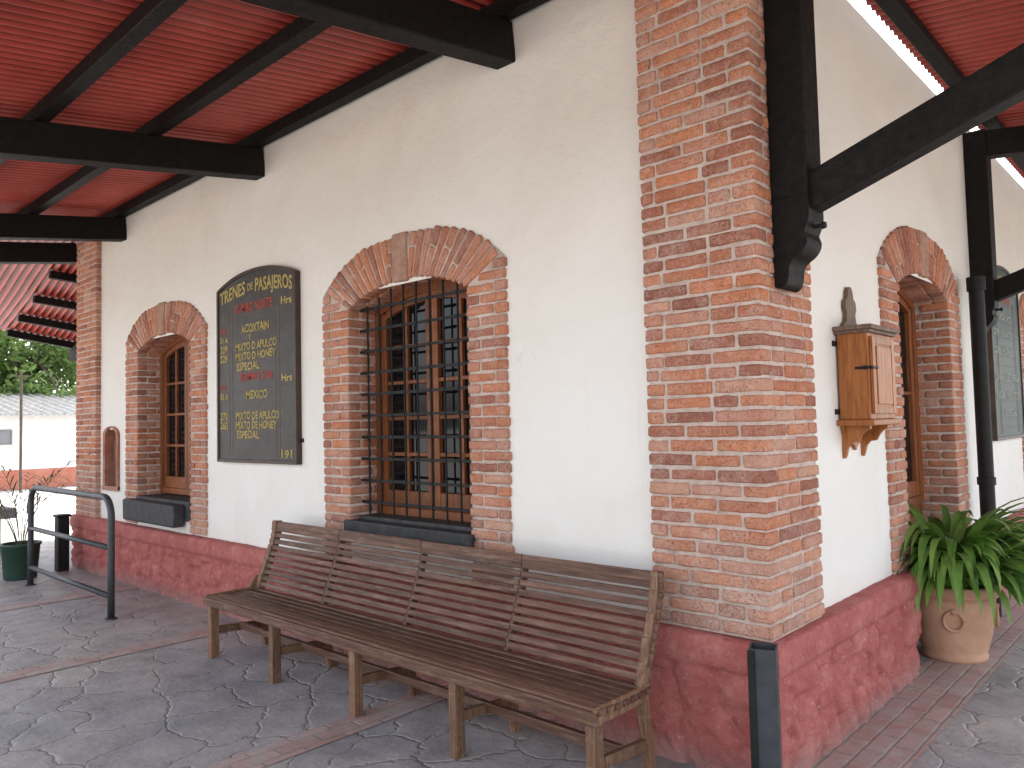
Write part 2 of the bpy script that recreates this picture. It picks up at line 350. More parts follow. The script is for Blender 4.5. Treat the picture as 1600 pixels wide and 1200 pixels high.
R1=(HW*HW+RISE*RISE)/(2*RISE);ZC=SPR+RISE-R1
OW=HW+JW;OC=2.885;OS=2.60
zin=lambda x:ZC+sqrt(R1*R1-x*x)
zout=lambda x:OS+(OC-OS)*(1-min(1,abs(x/OW))**3.0)
OA=OW-.030
def surround(zbot,keyoff=-.02):
    mb=MB();F=-.024;DEP=.27
    n=int((OS-zbot)/CH)
    for sgn in (-1,1):
        for k in range(n):
            za=zbot+k*CH+.007;zb=za+BH
            out=OW+random.uniform(-.010,.008)
            inner=HW
            if zb>SPR: inner=HW+(zb-.012-SPR)/(OS-SPR)*(JW-.03)
            if out-inner<.035: continue
            if k%2==0: segs=[(inner,inner+.225),(inner+.239,out)]
            else: segs=[(inner,inner+.105),(inner+.119,out)]
            if zb>SPR: segs=[(inner,out)]
            dd=.1 if k%2==0 else .2
            for i,(a,b) in enumerate(segs):
                b=min(b,out)
                if b-a<.035: continue
                x0,x1=(a,b) if sgn>0 else (-b,-a)
                brick(mb,x0,x1,F+random.uniform(-.003,.004),F+(dd if i==0 else .1),za,zb)
            if zb<=SPR:
                x0,x1=(HW,HW+.1) if sgn>0 else (-HW-.1,-HW)
                y=F+dd+.014
                while y<DEP-.03:
                    y2=min(y+.2,DEP);
                    brick(mb,x0,x1,y,y2,za,zb);y=y2+.014
    nv=24
    xs=np.linspace(-1,1,401);pts=np.array([(OA*x,zout(OW*x)) for x in xs]);dl=np.r_[0,np.cumsum(np.linalg.norm(np.diff(pts,axis=0),axis=1))]
    def outer(u):
        t=(u+1)/2*dl[-1];return np.array([np.interp(t,dl,pts[:,0]),np.interp(t,dl,pts[:,1])])
    inner_=lambda u:np.array([HW*u,zin(HW*u)])
    for i in range(nv):
        ua=-1+2*i/nv;ub=-1+2*(i+1)/nv;um=(ua+ub)/2
        I=inner_(um);O=outer(um)
        if abs((I[0]+O[0])/2-keyoff)<.075: continue
        d=O-I;Lr=float(np.linalg.norm(d));t=atan2(d[0],d[1])
        nrm=np.array([d[1],-d[0]])/Lr
        wi=max(.03,abs(np.dot(inner_(ub)-inner_(ua),nrm))-.012)
        wo=abs(np.dot(outer(ub)-outer(ua),nrm))-.014
        Rm=rotY(t);Lr+=random.uniform(-.012,.002)
        pcs=[(0,Lr)] if random.random()<.45 else random.choice([[(0,.11),(.122,Lr)],[(0,.2),(.212,Lr)]])
        for (r0,r1) in pcs:
            m=(r0+r1)/2/Lr;wm=wi+(wo-wi)*m;w1=wi+(wo-wi)*r1/Lr
            p=I+d/np.linalg.norm(d)*(r0+r1)/2
            rb(mb,(p[0],F+.055+random.uniform(-.003,.003),p[1]),(wm,.11,r1-r0),r=.011,jit=.0026,R=Rm,seg=4,taper=w1/wm)
        p=I+d/np.linalg.norm(d)*.06
        rb(mb,(p[0],F+.2,p[1]),(wi+.004,.17,.12),r=.008,jit=.0028,R=Rm,seg=3)
    us=np.linspace(-1,1,25)
    I=[(-HW-.010,zbot)]+[(u*(HW+.010),zin(HW*u)+.010) for u in us]+[(HW+.010,zbot)]
    O=[(-OW+.012,zbot)]+[(outer(u)[0]*1.015,outer(u)[1]-.012) for u in us]+[(OW-.012,zbot)]
    y0=F+.009;y1=DEP
    vs=[];fs=[];n_=len(I)
    for P in (I,O):
        for yy in (y0,y1): vs+=[(a,yy,b) for a,b in P]
    for i in range(n_-1):
        fs.append((i,i+1,2*n_+i+1,2*n_+i))
        fs.append((n_+i,n_+i+1,i+1,i))
        fs.append((2*n_+i,2*n_+i+1,3*n_+i+1,3*n_+i))
    mb.add(vs,fs,.5,1)
    return mb
def frame_window(grid_cols,grid_rows,z0,depth=.25):
    mb=MB();y0=depth-.03;y1=depth+.04
    hw=HW
    arcz=zin
    fw=.055
    mb.box((-hw-.01,y0,z0),(-hw+fw,y1,arcz(hw)+.03),bev=.004)
    mb.box((hw-fw,y0,z0),(hw+.01,y1,arcz(hw)+.03),bev=.004)
    mb.box((-hw,y0+.001,z0),(hw,y1,z0+.06),bev=.004)
    xs=np.linspace(-hw,hw,17)
    for i in range(16):
        q=[(xs[i],arcz(xs[i])-.055),(xs[i+1],arcz(xs[i+1])-.055),(xs[i+1],arcz(xs[i+1])+.03),(xs[i],arcz(xs[i])+.03)]
        mb.prism(q,y0-.001,y1,c=.4)
    ly0=y0+.012;ly1=y1
    for s in (-1,1):
        a,b=(0.004,hw-fw) if s>0 else (-hw+fw,-0.004)
        st=.058
        mb.box((a,ly0,z0+.06),(a+st,ly1,arcz(a)-.05),bev=.004);mb.box((b-st,ly0,z0+.06),(b,ly1,arcz(b)-.05),bev=.004)
        mb.box((a+st,ly0+.001,z0+.062),(b-st,ly1,z0+.06+.12),bev=.004)
        for i in range(4):
            xa=a+st+(b-a-2*st)*i/4;xb=a+st+(b-a-2*st)*(i+1)/4
            mb.prism([(xa,arcz(xa)-.11),(xb,arcz(xb)-.11),(xb,arcz(xb)-.055),(xa,arcz(xa)-.055)],ly0+.001,ly1,c=.4)
        ww=b-a-2*st;zt=SPR-.02
        for i in range(1,grid_cols):
            x=a+st+ww*i/grid_cols; mb.box((x-.013,ly0+.008,z0+.18),(x+.013,ly1-.004,arcz(x)-.1),bev=.003)
        for j in range(1,grid_rows):
            z=z0+.18+(zt-z0-.18)*j/grid_rows; mb.box((a+st,ly0+.006,z-.013),(b-st,ly1-.005,z+.013),bev=.003)
    return mb
def grille(z0,y=.1):
    mb=MB()
    for x in np.linspace(-HW+.07,HW-.07,9):
        mb.tube([(x,y,z0+.01),(x,y,zin(x)+.01)],.0075,8)
    for z in np.arange(z0+.10,SPR+.02,.155):
        mb.box((-HW-.01,y-.014,z-.009),(HW+.01,y-.008,z+.010),c=.5)
        for x in np.linspace(-HW+.07,HW-.07,9): mb.box((x-.012,y-.018,z-.012),(x+.012,y-.013,z+.013),c=.5)
    return mb
def make_window(xc,zsill,rows=5,cols=2,grill=True,sill='flush',rotz=0,loc=None):
    w=surround(.625).obj('window',[BRICK,MORTAR],parent=B,smooth=True,recalc=False,loc=loc or (xc,0,0),rotz=rotz or None)
    k=MB();kx=-.02
    rb(k,((R1+.16)*sin(kx/R1),.025,ZC+R1+.15),(.155,.11,.33),r=.014,c=.5,jit=.004,seg=3)
    k.obj('keystone',KEY,parent=w,smooth=True)
    frame_window(cols,rows,zsill).obj('frame',FRAMEW,parent=w)
    g=MB();g.add([(-HW,.265,zsill),(HW,.265,zsill),(HW,.265,SPR+RISE+.02),(-HW,.265,SPR+RISE+.02)],[(0,1,2,3)]);g.obj('glass',GLASS,parent=w,recalc=False)
    if grill: grille(zsill).obj('grille',BLKST,parent=w)
    s=MB()
    if sill=='flush':
        s.box((-HW-.05,-.05,zsill-.10),(HW+.03,.26,zsill-.02),bev=.01,c=.5,jit=.003);s.box((-HW+.001,.05,zsill-.03),(HW-.001,.24,zsill+.004),bev=.008,c=.4)
        s.box((-HW-.02,-.012,.60),(HW+.02,.2,zsill-.10),c=.5,m=1)
    else:
        s.box((-.70,-.14,zsill-.25),(.53,-.03,zsill-.04),bev=.015,c=.5,jit=.004);s.box((-HW-.02,-.028,zsill-.20),(HW+.005,.24,zsill-.012),bev=.008,c=.4)
        s.box((-HW-.02,-.012,.60),(HW+.02,.2,zsill-.20),c=.5,m=1)
    s.obj('sill',[SILL,PLASTER],parent=w)
    return w
make_window(W1,.95,rows=5)
make_window(W2,.93,rows=4,cols=2,grill=False,sill='block')
make_window(0,.95,loc=(0,W3,0),rotz=pi/2)
dw=surround(.02).obj('door',[BRICK,MORTAR],parent=B,smooth=True,recalc=False,loc=(0,D1,0),rotz=pi/2)
k=MB();rb(k,(-.0,.025,ZC+R1+.15),(.17,.11,.33),r=.014,c=.5,jit=.004,seg=3);k.obj('keystone',KEY,parent=dw,smooth=True)
frame_window(1,2,.9).obj('frame',FRAMEW,parent=dw)
g=MB();g.add([(-HW,.266,1.0),(HW,.266,1.0),(HW,.266,SPR+RISE+.02),(-HW,.266,SPR+RISE+.02)],[(0,1,2,3)]);g.obj('glass',GLASS,parent=dw,recalc=False)
g=MB();g.box((-HW,.235,.03),(-.004,.28,.9),bev=.004);g.box((.004,.235,.03),(HW,.28,.9),bev=.004)
for a in (-HW+.09,.09):
    g.box((a,.222,.13),(a+.42,.24,.82),bev=.01)
g.obj('door_leaf',FRAMEW,parent=dw)
g=MB();g.box((-HW-.02,.16,0.0),(HW+.02,.3,.035),bev=.008);g.obj('threshold',CONC,parent=dw)
N=empty('wall_niche',loc=(-7.67,0,0),parent=B)
mb=MB()
def arch_path(hw,z0,zs,n=9): return [(-hw,z0)]+[(-hw*cos(t),zs+.1*sin(t)) for t in np.linspace(0,pi,n)]+[(hw,z0)]
P1=arch_path(.165,.99,1.54);P2=arch_path(.23,.955,1.56)
for i in range(len(P1)-1):
    q=[P1[i],P1[i+1],P2[i+1],P2[i]];mb.prism(q,-.022,.12,c=random.random()*.35)
mb.prism([(-.23,.94),(.23,.94),(.23,.99),(-.23,.99)],-.03,.12,c=.2)
mb.obj('niche_frame',BRICK,parent=N)
mb=MB();mb.box((-.18,.118,.95),(.18,.14,1.68));mb.obj('niche_back',BLKST,parent=N)
mb=MB();mb.box((-.12,.06,1.0),(-.05,.116,1.5),bev=.004);mb.obj('niche_shutter',BOXD,parent=N)

# ------------------------------------------------------------------ plinth
def plinth(s0,s1,mitre_at,top=.625,side='L',seed=0,res=.016):
    rs=np.random.RandomState(seed)
    d_top=[(-.02,top),(.05,top+.002),(.088,top),(.102,top-.012),(.105,top-.06),(.105,top-.11),(.100,top-.135),(.088,top-.145)]
    zs=list(np.linspace(top-.165,0,int((top-.165)/res)));
    prof=d_top+[(.078,z) for z in zs]
    nd=len(d_top)
    n=int((s1-s0)/res);S_=np.linspace(s0,s1,n)
    seeds=[]
    x=s0-.1
    while x<s1+.2:
        w=rs.uniform(.18,.34)
        z=rs.uniform(-.05,.05)
        while z<.55:
            hh=rs.uniform(.14,.26);seeds.append((x+w/2+rs.uniform(-.06,.06),z+hh/2));z+=hh
        x+=w
    seeds=np.array(seeds)
    mb=MB();vs=[]
    Zr=np.array([p[1] for p in prof])
    for i,s in enumerate(S_):
        dd=(seeds[:,0][None,:]-s)**2+(seeds[:,1][None,:]-Zr[:,None])**2
        wob=np.array([nz(s*4+seed,z*4,0) for z in Zr])*.05
        dd=np.sqrt(dd);ix=np.argmin(dd,1);so=np.sort(dd,axis=1);e=so[:,1]-so[:,0]+wob*.6
        for j,(d,z) in enumerate(prof):
            if j>=nd:
                h=(1/(1+exp(-(e[j]-.03)*110)))*.024+((ix[j]*37%11)/11.)*.014-.018
                h+=.022*nz(s*8,z*8,seed)+.015*nz(s*22,z*22,seed)+.008*nz(s*45,z*45,seed)
                dj=d+h*min(1,(j-nd+1)/2.)
            else:
                dj=d+(.005*nz(s*5,z*7,3+seed)+.004*nz(s*18,z*18,3) if j>1 else 0);z=z+(.005*nz(s*4,1,seed)+.003*nz(s*15,1,seed) if j<7 else 0)
            ss=s
            if mitre_at is not None:
                t=abs(s-mitre_at)
                if t<.08: dj=d+(dj-d)*t/.08
                w_=max(0,1-t/.25)
                if side=='L': ss=s+w_*dj
                else: ss=s-w_*dj
            vs.append((ss,-dj,z) if side=='L' else (dj,ss,z))
    m=len(prof);fs=[]
    for i in range(n-1):
        for j in range(m-1):
            a=i*m+j;fs.append((a,a+1,a+m+1,a+m))
    for i in (0,n-1):
        if mitre_at is not None and abs(S_[i]-mitre_at)<1e-6: continue
        o=len(vs);c=vs[i*m+m-1];
        base=(c[0],.02,0) if side=='L' else (-.02,c[1],0)
        vs.append(base);fs.append(tuple([i*m+j for j in range(m)]+[o]))
    mb.add(vs,fs,.5);return mb
plinth(-8.72,0,0,side='L',top=.612,seed=3).obj('plinth',PLINTH,parent=B,smooth=True)
plinth(0,1.93,0,side='R',top=.616,seed=5).obj('plinth',PLINTH,parent=B,smooth=True)
plinth(3.6,14,None,side='R',top=.62,seed=8,res=.03).obj('plinth',PLINTH,parent=B,smooth=True)

# ------------------------------------------------------------------ canopy
SL=.137;OUT=3.4;XE=-8.6
def corr(mb,u0,u1,fun,inner,outer,pitch=.088,amp=.017,k=10,vrows=3):
    n=int((u1-u0)/pitch*k);us=np.linspace(u0,u1,n)
    vs=[];fs=[];cs=[]
    for u in us:
        a=inner(u);b=outer(u)
        for r in range(vrows):
            v=a+(b-a)*r/(vrows-1);h=amp*sin(2*pi*u/pitch)
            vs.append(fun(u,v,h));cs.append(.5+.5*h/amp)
    for i in range(n-1):
        for r in range(vrows-1):
            a=i*vrows+r;fs.append((a,a+1,a+vrows+1,a+vrows))
    mb.add(vs,fs,cs)
CN=empty('canopy',parent=B)
mb=MB()
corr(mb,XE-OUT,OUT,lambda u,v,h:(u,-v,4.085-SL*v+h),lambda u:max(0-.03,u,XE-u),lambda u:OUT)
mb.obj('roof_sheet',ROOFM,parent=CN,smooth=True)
mb=MB()
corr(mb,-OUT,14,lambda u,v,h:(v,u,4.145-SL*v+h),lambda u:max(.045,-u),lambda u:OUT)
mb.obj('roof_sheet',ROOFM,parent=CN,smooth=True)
mb=MB()
SE=.25
def endz(u,v): return 4.085-v*(SL+(SE-SL)*min(1,max(0,(u+v)/2.0)))-.16*max(0,u+.4)*v/OUT
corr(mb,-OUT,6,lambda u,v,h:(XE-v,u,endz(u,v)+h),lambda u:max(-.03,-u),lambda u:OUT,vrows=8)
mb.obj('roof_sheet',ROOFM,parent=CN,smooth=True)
def timber(name,fn):
    mb=MB();fn(mb);return mb.obj(name,BLACKW,parent=CN)
RH=.24;RW=.15
for x in (-1.41-RW/2,-4.28-RW/2,-7.26-RW/2,-8.9):
    timber('rafter',lambda m:m.beam((x,.0,3.955-RH/2),(x,-OUT+.1,3.955-RH/2-SL*(OUT-.1)),RW,RH,bev=.008))
for y in (.19,4.24,8.3):
    timber('rafter',lambda m:m.beam((.0,y,4.01-RH/2),(OUT-.1,y,4.01-RH/2-SL*(OUT-.1)),RW,RH*.9,bev=.008))
timber('rafter',lambda m:m.beam((.08,-.08,3.96-RH/2),(OUT-.1,-OUT+.1,3.96-RH/2-SL*(OUT-.1)),RW,RH,bev=.008))
for y in (.9,3.0):
    timber('rafter',lambda m:m.beam((XE,y,3.95-RH/2),(XE-OUT+.1,y,endz(y,OUT-.1)-.13-RH/2),RW*.7,RH*.7,bev=.008))
PH=.10;PWD=.085
for d in (.075,.9,1.66,2.42,3.18):
    timber('purlin',lambda m:m.beam((XE-d+.0,-d,4.06-PH/2-SL*d),(d,-d,4.06-PH/2-SL*d),PWD,PH,bev=.005))
    if d>.5: timber('purlin',lambda m:m.beam((d+.05,-d,4.118-PH/2-SL*(d+.05)),(d+.05,14,4.118-PH/2-SL*(d+.05)),PWD,PH,bev=.005))
    else: timber('purlin',lambda m:m.beam((.195,-.1,4.065),(.195,14,4.065),.10,.065,bev=.005))
for d in (.6,1.3,2.0,2.7,3.3):
    timber('purlin',lambda m:m.beam((XE-d,0,endz(0,d)-.02-PH/2),(XE-d,6,endz(6,d)-.02-PH/2),PWD,PH,bev=.005))
def place_bracket(loc,zpost):
    mb=MB()
    mb.box((0,-.09,.40),(.17,.09,1.80),bev=.008,c=.4)
    ctl=[(0,.0),(.03,-.012),(.055,.004),(.068,.04),(.072,.08),(.09,.112),(.125,.135),(.15,.165),(.158,.20),(.148,.232),(.16,.262),(.170,.30),(.171,.35),(.17,.40)]
    prof=[]
    for i in range(len(ctl)-1):
        p0=ctl[max(i-1,0)];p1=ctl[i];p2=ctl[i+1];p3=ctl[min(i+2,len(ctl)-1)]
        for q in range(3):
            t=q/3;prof.append(tuple(.5*((2*p1[k])+(-p0[k]+p2[k])*t+(2*p0[k]-5*p1[k]+4*p2[k]-p3[k])*t*t+(-p0[k]+3*p1[k]-3*p2[k]+p3[k])*t**3) for k in (0,1)))
    prof+= [(.17,.40),(0,.40)]
    n=len(prof);vs=[(a,-.086,z) for a,z in prof]+[(a,.086,z) for a,z in prof]
    fs=[tuple(range(n)),tuple(reversed(range(n,2*n)))]+[((i+1)%n,i,i+n,(i+1)%n+n) for i in range(n)]
    mb.add(vs,fs,.4)
    post=mb.obj('bracket',BLACKW,parent=B,loc=(loc[0],loc[1],zpost))
    b=MB();b.beam((.12,0,.40),(2.75-loc[0],0,1.31),.11,.165,bev=.008);b.obj('brace',BLACKW,parent=post)
    b=MB();b.tube([(.15,.0,.262),(.195,.0,.262),(.196,.0,.262),(.212,.0,.262)],[.009,.009,.018,.014],10)
    b.obj('bolt',BLKST,parent=post)
place_bracket((.06,.19),2.19)
place_bracket((.0,4.24),2.19)
place_bracket((.0,8.3),2.19)
mb=MB();mb.tube([(.13,3.72,.0),(.13,3.72,1.02),(.13,3.72,1.021),(.13,3.72,1.08),(.13,3.72,1.081),(.13,3.72,2.56),(.13,3.72,2.561),(.13,3.72,2.67)],[.055,.055,.066,.066,.055,.055,.068,.068],20)
mb.obj('downpipe',BLKST,parent=B)

# ------------------------------------------------------------------ departure boards
def text_into(mb,body,size,x,z,y,m,width=None,curve=None):
    cu=bpy.data.curves.new('t','FONT');cu.body=body;cu.size=size;cu.resolution_u=3;cu.offset=size*.02
    o=bpy.data.objects.new('t',cu);COL.objects.link(o);bpy.context.view_layer.update()
    dg=bpy.context.evaluated_depsgraph_get();me=bpy.data.meshes.new_from_object(o.evaluated_get(dg))
    bpy.data.objects.remove(o)
    co=np.array([v.co[:] for v in me.vertices])
    if len(co)==0:return
    w=co[:,0].max()-co[:,0].min();k=1 if width is None else width/w
    vs=[]
    for c in co:
        X=x+(c[0]-co[:,0].min())*k;Z=z+c[1]
        if curve: Z+=curve(X)
        vs.append((X,y,Z+.003*sin(X*31+z*50)))
    mb.add(vs,[tuple(p.vertices) for p in me.polygons],.5,m)
    bpy.data.meshes.remove(me)
def board(loc,rotz,rows,mat,label,w=1.30,h=1.51,rise=.115):
    E=empty('timetable_board',loc=loc,label=label,cat='sign',rotz=rotz)
    top=lambda x:h+rise*(1-abs(x/(w/2))**2.2)
    mb=MB();xs=np.linspace(-w/2,w/2,25)
    poly=[(-w/2,0),(w/2,0)]+[(x,top(x)) for x in xs[::-1]]
    mb.prism(poly,-.040,-.004);mb.obj('panel',mat,parent=E)
    mb=MB();f=.022
    mb.box((-w/2-.006,-.052,-.006),(-w/2+f,-.002,h),bev=.004);mb.box((w/2-f,-.052,-.006),(w/2+.006,-.002,h),bev=.004);mb.box((-w/2+f,-.051,-.006),(w/2-f,-.002,f),bev=.004)
    for i in range(24):
        a,b=xs[i],xs[i+1];mb.prism([(a,top(a)-f),(b,top(b)-f),(b,top(b)+.006),(a,top(a)+.006)],-.0515,-.002,c=.5)
    mb.obj('frame',BFRAME,parent=E)
    mb=MB();y=-.0425
    arc=lambda X:.06*(1-abs(X/.62)**2.2)
    for (body,size,x,z,m,wd) in rows: text_into(mb,body,size,x,z,y,m,wd,arc if z>1.36 else None)
    mb.obj('lettering',[PY,PR,PW],parent=E,recalc=False)
    mb=MB()
    for z in [1.27,1.10,1.03,.95,.87,.78,.69,.61,.53,.44,.36,.28,.20,.12]:
        mb.box((-w/2+f,-.0418,z-.0018-.010),(w/2-f,-.0405,z+.0018-.010),c=.5)
    for x in (-.43,-.38,.34,.40): mb.box((x-.0018,-.0414,.05),(x+.0018,-.0402,1.3),c=.5)
    mb.obj('ruled_lines',LINE,parent=E)
    for x,z in ((-w/2-.015,h*.35),(w/2+.015,h*.12)):
        mb=MB();mb.box((x-.02,-.015,z-.015),(x+.02,-.001,z+.015),bev=.004);mb.obj('mounting_clip',BLKST,parent=E)
    return E
rowsL=[('TRENES',.155,-.60,1.375,0,.45),('DE',.085,-.11,1.40,0,.09),('PASAJEROS',.155,.02,1.375,0,.58),('RUMBO NORTE',.105,-.32,1.28,1,.62),('Hrs',.085,.43,1.275,0,.16),
('ACOXTAIN',.10,-.22,1.10,0,.46),('Y',.07,-.1,1.035,0,None),('MIXTO D APULCO',.09,-.32,.952,0,.68),('MIXTO D HONEY',.09,-.32,.869,0,.66),('ESPECIAL',.09,-.30,.782,0,.38),
('RUMBO SUR',.09,-.24,.692,1,.54),('Hrs',.085,.43,.655,0,.16),('MEXICO',.095,-.14,.535,0,.35),('MIXTO DE APULCO',.09,-.32,.362,0,.71),('MIXTO DE HONEY',.09,-.32,.282,0,.67),('ESPECIAL',.09,-.30,.202,0,.37),
('No',.08,-.59,1.12,1,None),('51 A',.072,-.60,1.04,0,None),('209',.09,-.60,.952,0,None),('229',.09,-.60,.869,0,None),('No',.08,-.59,.62,1,None),('52 A',.072,-.60,.542,0,None),('270',.09,-.60,.362,0,None),('260',.09,-.60,.282,0,None),('191',.09,.42,.045,0,.16)]
board((-4.40,0,1.315),0,rowsL,BOARD,'dark wooden train timetable board with arched top and yellow lettering')
rowsR=[('TRENES DE PASAJEROS',.13,-.58,1.38,0,1.14),('RUMBO NORTE',.09,-.35,1.28,1,.6),('51   POLVO',.09,-.55,1.11,2,.8),('209   PUNTO',.09,-.55,.955,2,.85),('229   HONEY',.09,-.55,.79,2,.85),('LINEA  LECHERIA',.10,-.55,.54,2,1.05),('RICA   MEXICO',.10,-.55,.37,2,1.0),('ESPECIAL',.09,-.2,.21,2,.5)]
board((0,5.28,1.34),pi/2,rowsR,BOARDG,'dark green timetable board with arched top and pale lettering')

# ------------------------------------------------------------------ wall cabinet
E=empty('wall_cabinet',loc=(0,1.18,1.55),label='small honey coloured wooden wall cabinet with carved bracket beneath',cat='cabinet')
hwid=.2
mb=MB();mb.box((.012,-hwid,.02),(.17,hwid,.50),bev=.004,c=.55)
mb.obj('body',BOXW,parent=E)
mb=MB()
mb.box((.0,-hwid-.035,.50),(.205,hwid+.035,.525),bev=.006,c=.5);mb.box((.0,-hwid-.02,.483),(.188,hwid+.02,.501),bev=.004,c=.3)
mb.obj('cornice',BOXD,parent=E)
mb=MB();mb.box((.0,-hwid-.03,-.012),(.195,hwid+.03,.02),bev=.006,c=.5)
prof=[(0,-.012),(.15,-.012),(.15,-.03),(.12,-.045),(.10,-.07),(.085,-.10),(.05,-.105),(.03,-.13),(.02,-.17),(.012,-.19),(0,-.185)]
for y0 in (-.16,.13):
    mb.add([(a,y0,b) for a,b in prof]+[(a,y0+.03,b) for a,b in prof],[tuple(range(11)),tuple(reversed(range(11,22)))]+[((i+1)%11,i,i+11,(i+1)%11+11) for i in range(11)],.5)
apr=[(-.18,-.012),(.18,-.012),(.17,-.05),(.12,-.06),(.09,-.10),(.03,-.12),(0,-.15),(-.03,-.12),(-.09,-.10),(-.12,-.06),(-.17,-.05)]
mb.prism(apr,.004,.022,ax=0,c=.7)
mb.obj('shelf',BOXW,parent=E)
mb=MB();mb.box((.171,-hwid+.02,.05),(.182,hwid-.02,.465),bev=.004,c=.6)
mb.box((.182,-.12,.10),(.190,.12,.415),bev=.005,c=.75)
for (a,b) in (((.182,-hwid+.02,.05),(.188,-hwid+.065,.465)),((.182,hwid-.065,.05),(.188,hwid-.02,.465)),((.182,-hwid+.065,.05),(.187,hwid-.065,.09)),((.182,-hwid+.065,.425),(.187,hwid-.065,.465))): mb.box(a,b,bev=.002)
mb.obj('door',BOXW,parent=E)
mb=MB();mb.box((.10,-hwid-.005,.289),(.171,-hwid+.001,.303),bev=.002);mb.box((.168,-hwid-.004,.289),(.193,-hwid+.09,.303),bev=.002);mb.tube([(.155,-hwid-.018,.296),(.155,-hwid,.296)],.011,10)
mb.obj('hasp',BLKST,parent=E)
fin=[(-.13,.50),(.13,.50),(.115,.545),(.075,.57),(.065,.61),(.085,.645),(.075,.685),(.045,.70),(.038,.735),(.018,.765),(-.018,.765),(-.038,.735),(-.045,.70),(-.075,.685),(-.085,.645),(-.065,.61),(-.075,.57),(-.115,.545)]
mb=MB();mb.prism(fin,.003,.026,ax=0);mb.obj('finial',BOXD,parent=E)
for z in (.42,.05):
    mb=MB();mb.box((.0,-hwid-.045,z),(.012,-hwid-.0,z+.03),bev=.003);mb.obj('mounting_clip',BLKST,parent=E)

# ------------------------------------------------------------------ bench
BX=-3.80;BL=3.43
E=empty('bench',loc=(BX,-.55,0),label='long slatted brown wooden bench with curved back standing against the wall',cat='bench')
Y=lambda y:y+.55
backc=[(-.375,.425),(-.345,.50),(-.305,.60),(-.265,.70),(-.235,.80),(-.225,.885)]
frames=[.05,.88,1.74,2.56,BL-.045]
mb=MB()
ns=7
for i in range(ns):
    y=-.745+i*.057;z=.418-(.010*sin(pi*i/ns))
    mb.beam((-.02 if i else -.01,Y(y)+.022,z+random.uniform(-.001,.001)),(BL+.01,Y(y)+.022,z+random.uniform(-.001,.001)),.046,.024,bev=.006)
mb.beam((-.01,Y(-.757),.392),(BL,Y(-.757),.392),.02,.06,c=.4,bev=.008)
mb.obj('seat',BENCHW,parent=E,smooth=False)
mb=MB();npz=11
P=np.array(backc)
dl=np.r_[0,np.cumsum(np.linalg.norm(np.diff(P,axis=0),axis=1))]
for i in range(npz):
    t=.03+(dl[-1]-.03)*i/(npz-1)-(.011 if i==npz-1 else 0);y=float(np.interp(t,dl,P[:,0]));z=float(np.interp(t,dl,P[:,1]));t2=t+.01;dy=float(np.interp(t2,dl,P[:,0]))-y;dz=float(np.interp(t2,dl,P[:,1]))-z
    if dz<1e-5: dy,dz=.001,.01
    h=.032 if i<npz-1 else .046
    for a,b in zip([0]+frames[1:-1],frames[1:-1]+[BL]):
        o1=random.uniform(-.002,.002);o2=random.uniform(-.002,.002)
        mb.beam((a+.002,Y(y),z+o1),(b-.002,Y(y),z+o2),.016,h,up=(0,dy,dz),bev=.004)
for x in frames:
    for j in range(len(backc)-1):
        a,b=backc[j],backc[j+1]
        mb.beam((x,Y(a[0])+.02,a[1]-.01),(x,Y(b[0])+.02,b[1]),.024,.045,c=.3,up=(0,1,0),bev=.004)
mb.obj('backrest',BENCHW,parent=E)
for i,x in enumerate(frames):
    mb=MB();c=random.random()
    end=(i in (0,4));w=.042
    mb.beam((x,Y(-.72),.0),(x,Y(-.72),.405),.06,w+.008,c=c,up=(1,0,0),bev=.005)
    mb.beam((x,Y(-.31),.0),(x,Y(-.375),.42),.05,w,up=(1,0,0),bev=.005)
    mb.beam((x,Y(-.73),.385),(x,Y(-.34),.375),w,.055,c=c,bev=.005)
    mb.beam((x,Y(-.71),.19),(x,Y(-.33),.16),.028,.05,bev=.004)
    if end:
        for j in range(len(backc)-1):
            a,b=backc[j],backc[j+1];mb.beam((x,Y(a[0])+.012,a[1]-.015),(x,Y(b[0])+.012,b[1]+.015),.06,w,c=.6,up=(1,0,0),bev=.006)
        sg=-1 if i==0 else 1
        mb.beam((x+sg*.03,Y(-.76),.40),(x+sg*.03,Y(-.40),.40),.02,.07,c=.6,bev=.006)
        mb.beam((x+sg*.03,Y(-.42),.39),(x+sg*.03,Y(-.35),.50),.02,.07,c=.6,bev=.006)
    o=mb.obj('leg',BENCHV,parent=E)
mb=MB();mb.beam((0.05,Y(-.52),.185),(BL-.05,Y(-.52),.185),.03,.045,bev=.004);mb.beam((0.03,Y(-.68),.37),(BL-.03,Y(-.68),.37),.03,.05,bev=.004);mb.beam((0.03,Y(-.40),.37),(BL-.03,Y(-.40),.37),.03,.05,bev=.004)
mb.obj('stretcher',BENCHW,parent=E)

# ------------------------------------------------------------------ hoop barrier
E=empty('barrier_rail',loc=(-7.78,-.77,0),label='dark tubular steel hoop rail with two crossbars',cat='railing')
mb=MB();L=2.26;H=1.03;r=.17
pts=[(0,0,0),(0,0,.4),(0,0,H-r)]+[(r-r*cos(t),0,H-r+r*sin(t)) for t in np.linspace(.2,pi/2,7)]+[(L-r+r*sin(t),0,H-r+r*cos(t)) for t in np.linspace(0,pi/2-.2,7)]+[(L,0,H-r),(L,0,.4),(L,0,0)]
mb.tube(pts,.029,16);mb.obj('hoop',STEEL,parent=E,smooth=True)
mb=MB();mb.tube([(0,0,.60),(L,0,.60)],.024,14);mb.obj('crossbar',STEEL,parent=E,smooth=True)
mb=MB();mb.tube([(0,0,.19),(L,0,.19)],.024,14);mb.obj('crossbar',STEEL,parent=E,smooth=True)
for x in (0,L):
    mb=MB();mb.tube([(x,0,0.002),(x,0,.012)],.05,16);mb.obj('base_plate',STEEL,parent=E)
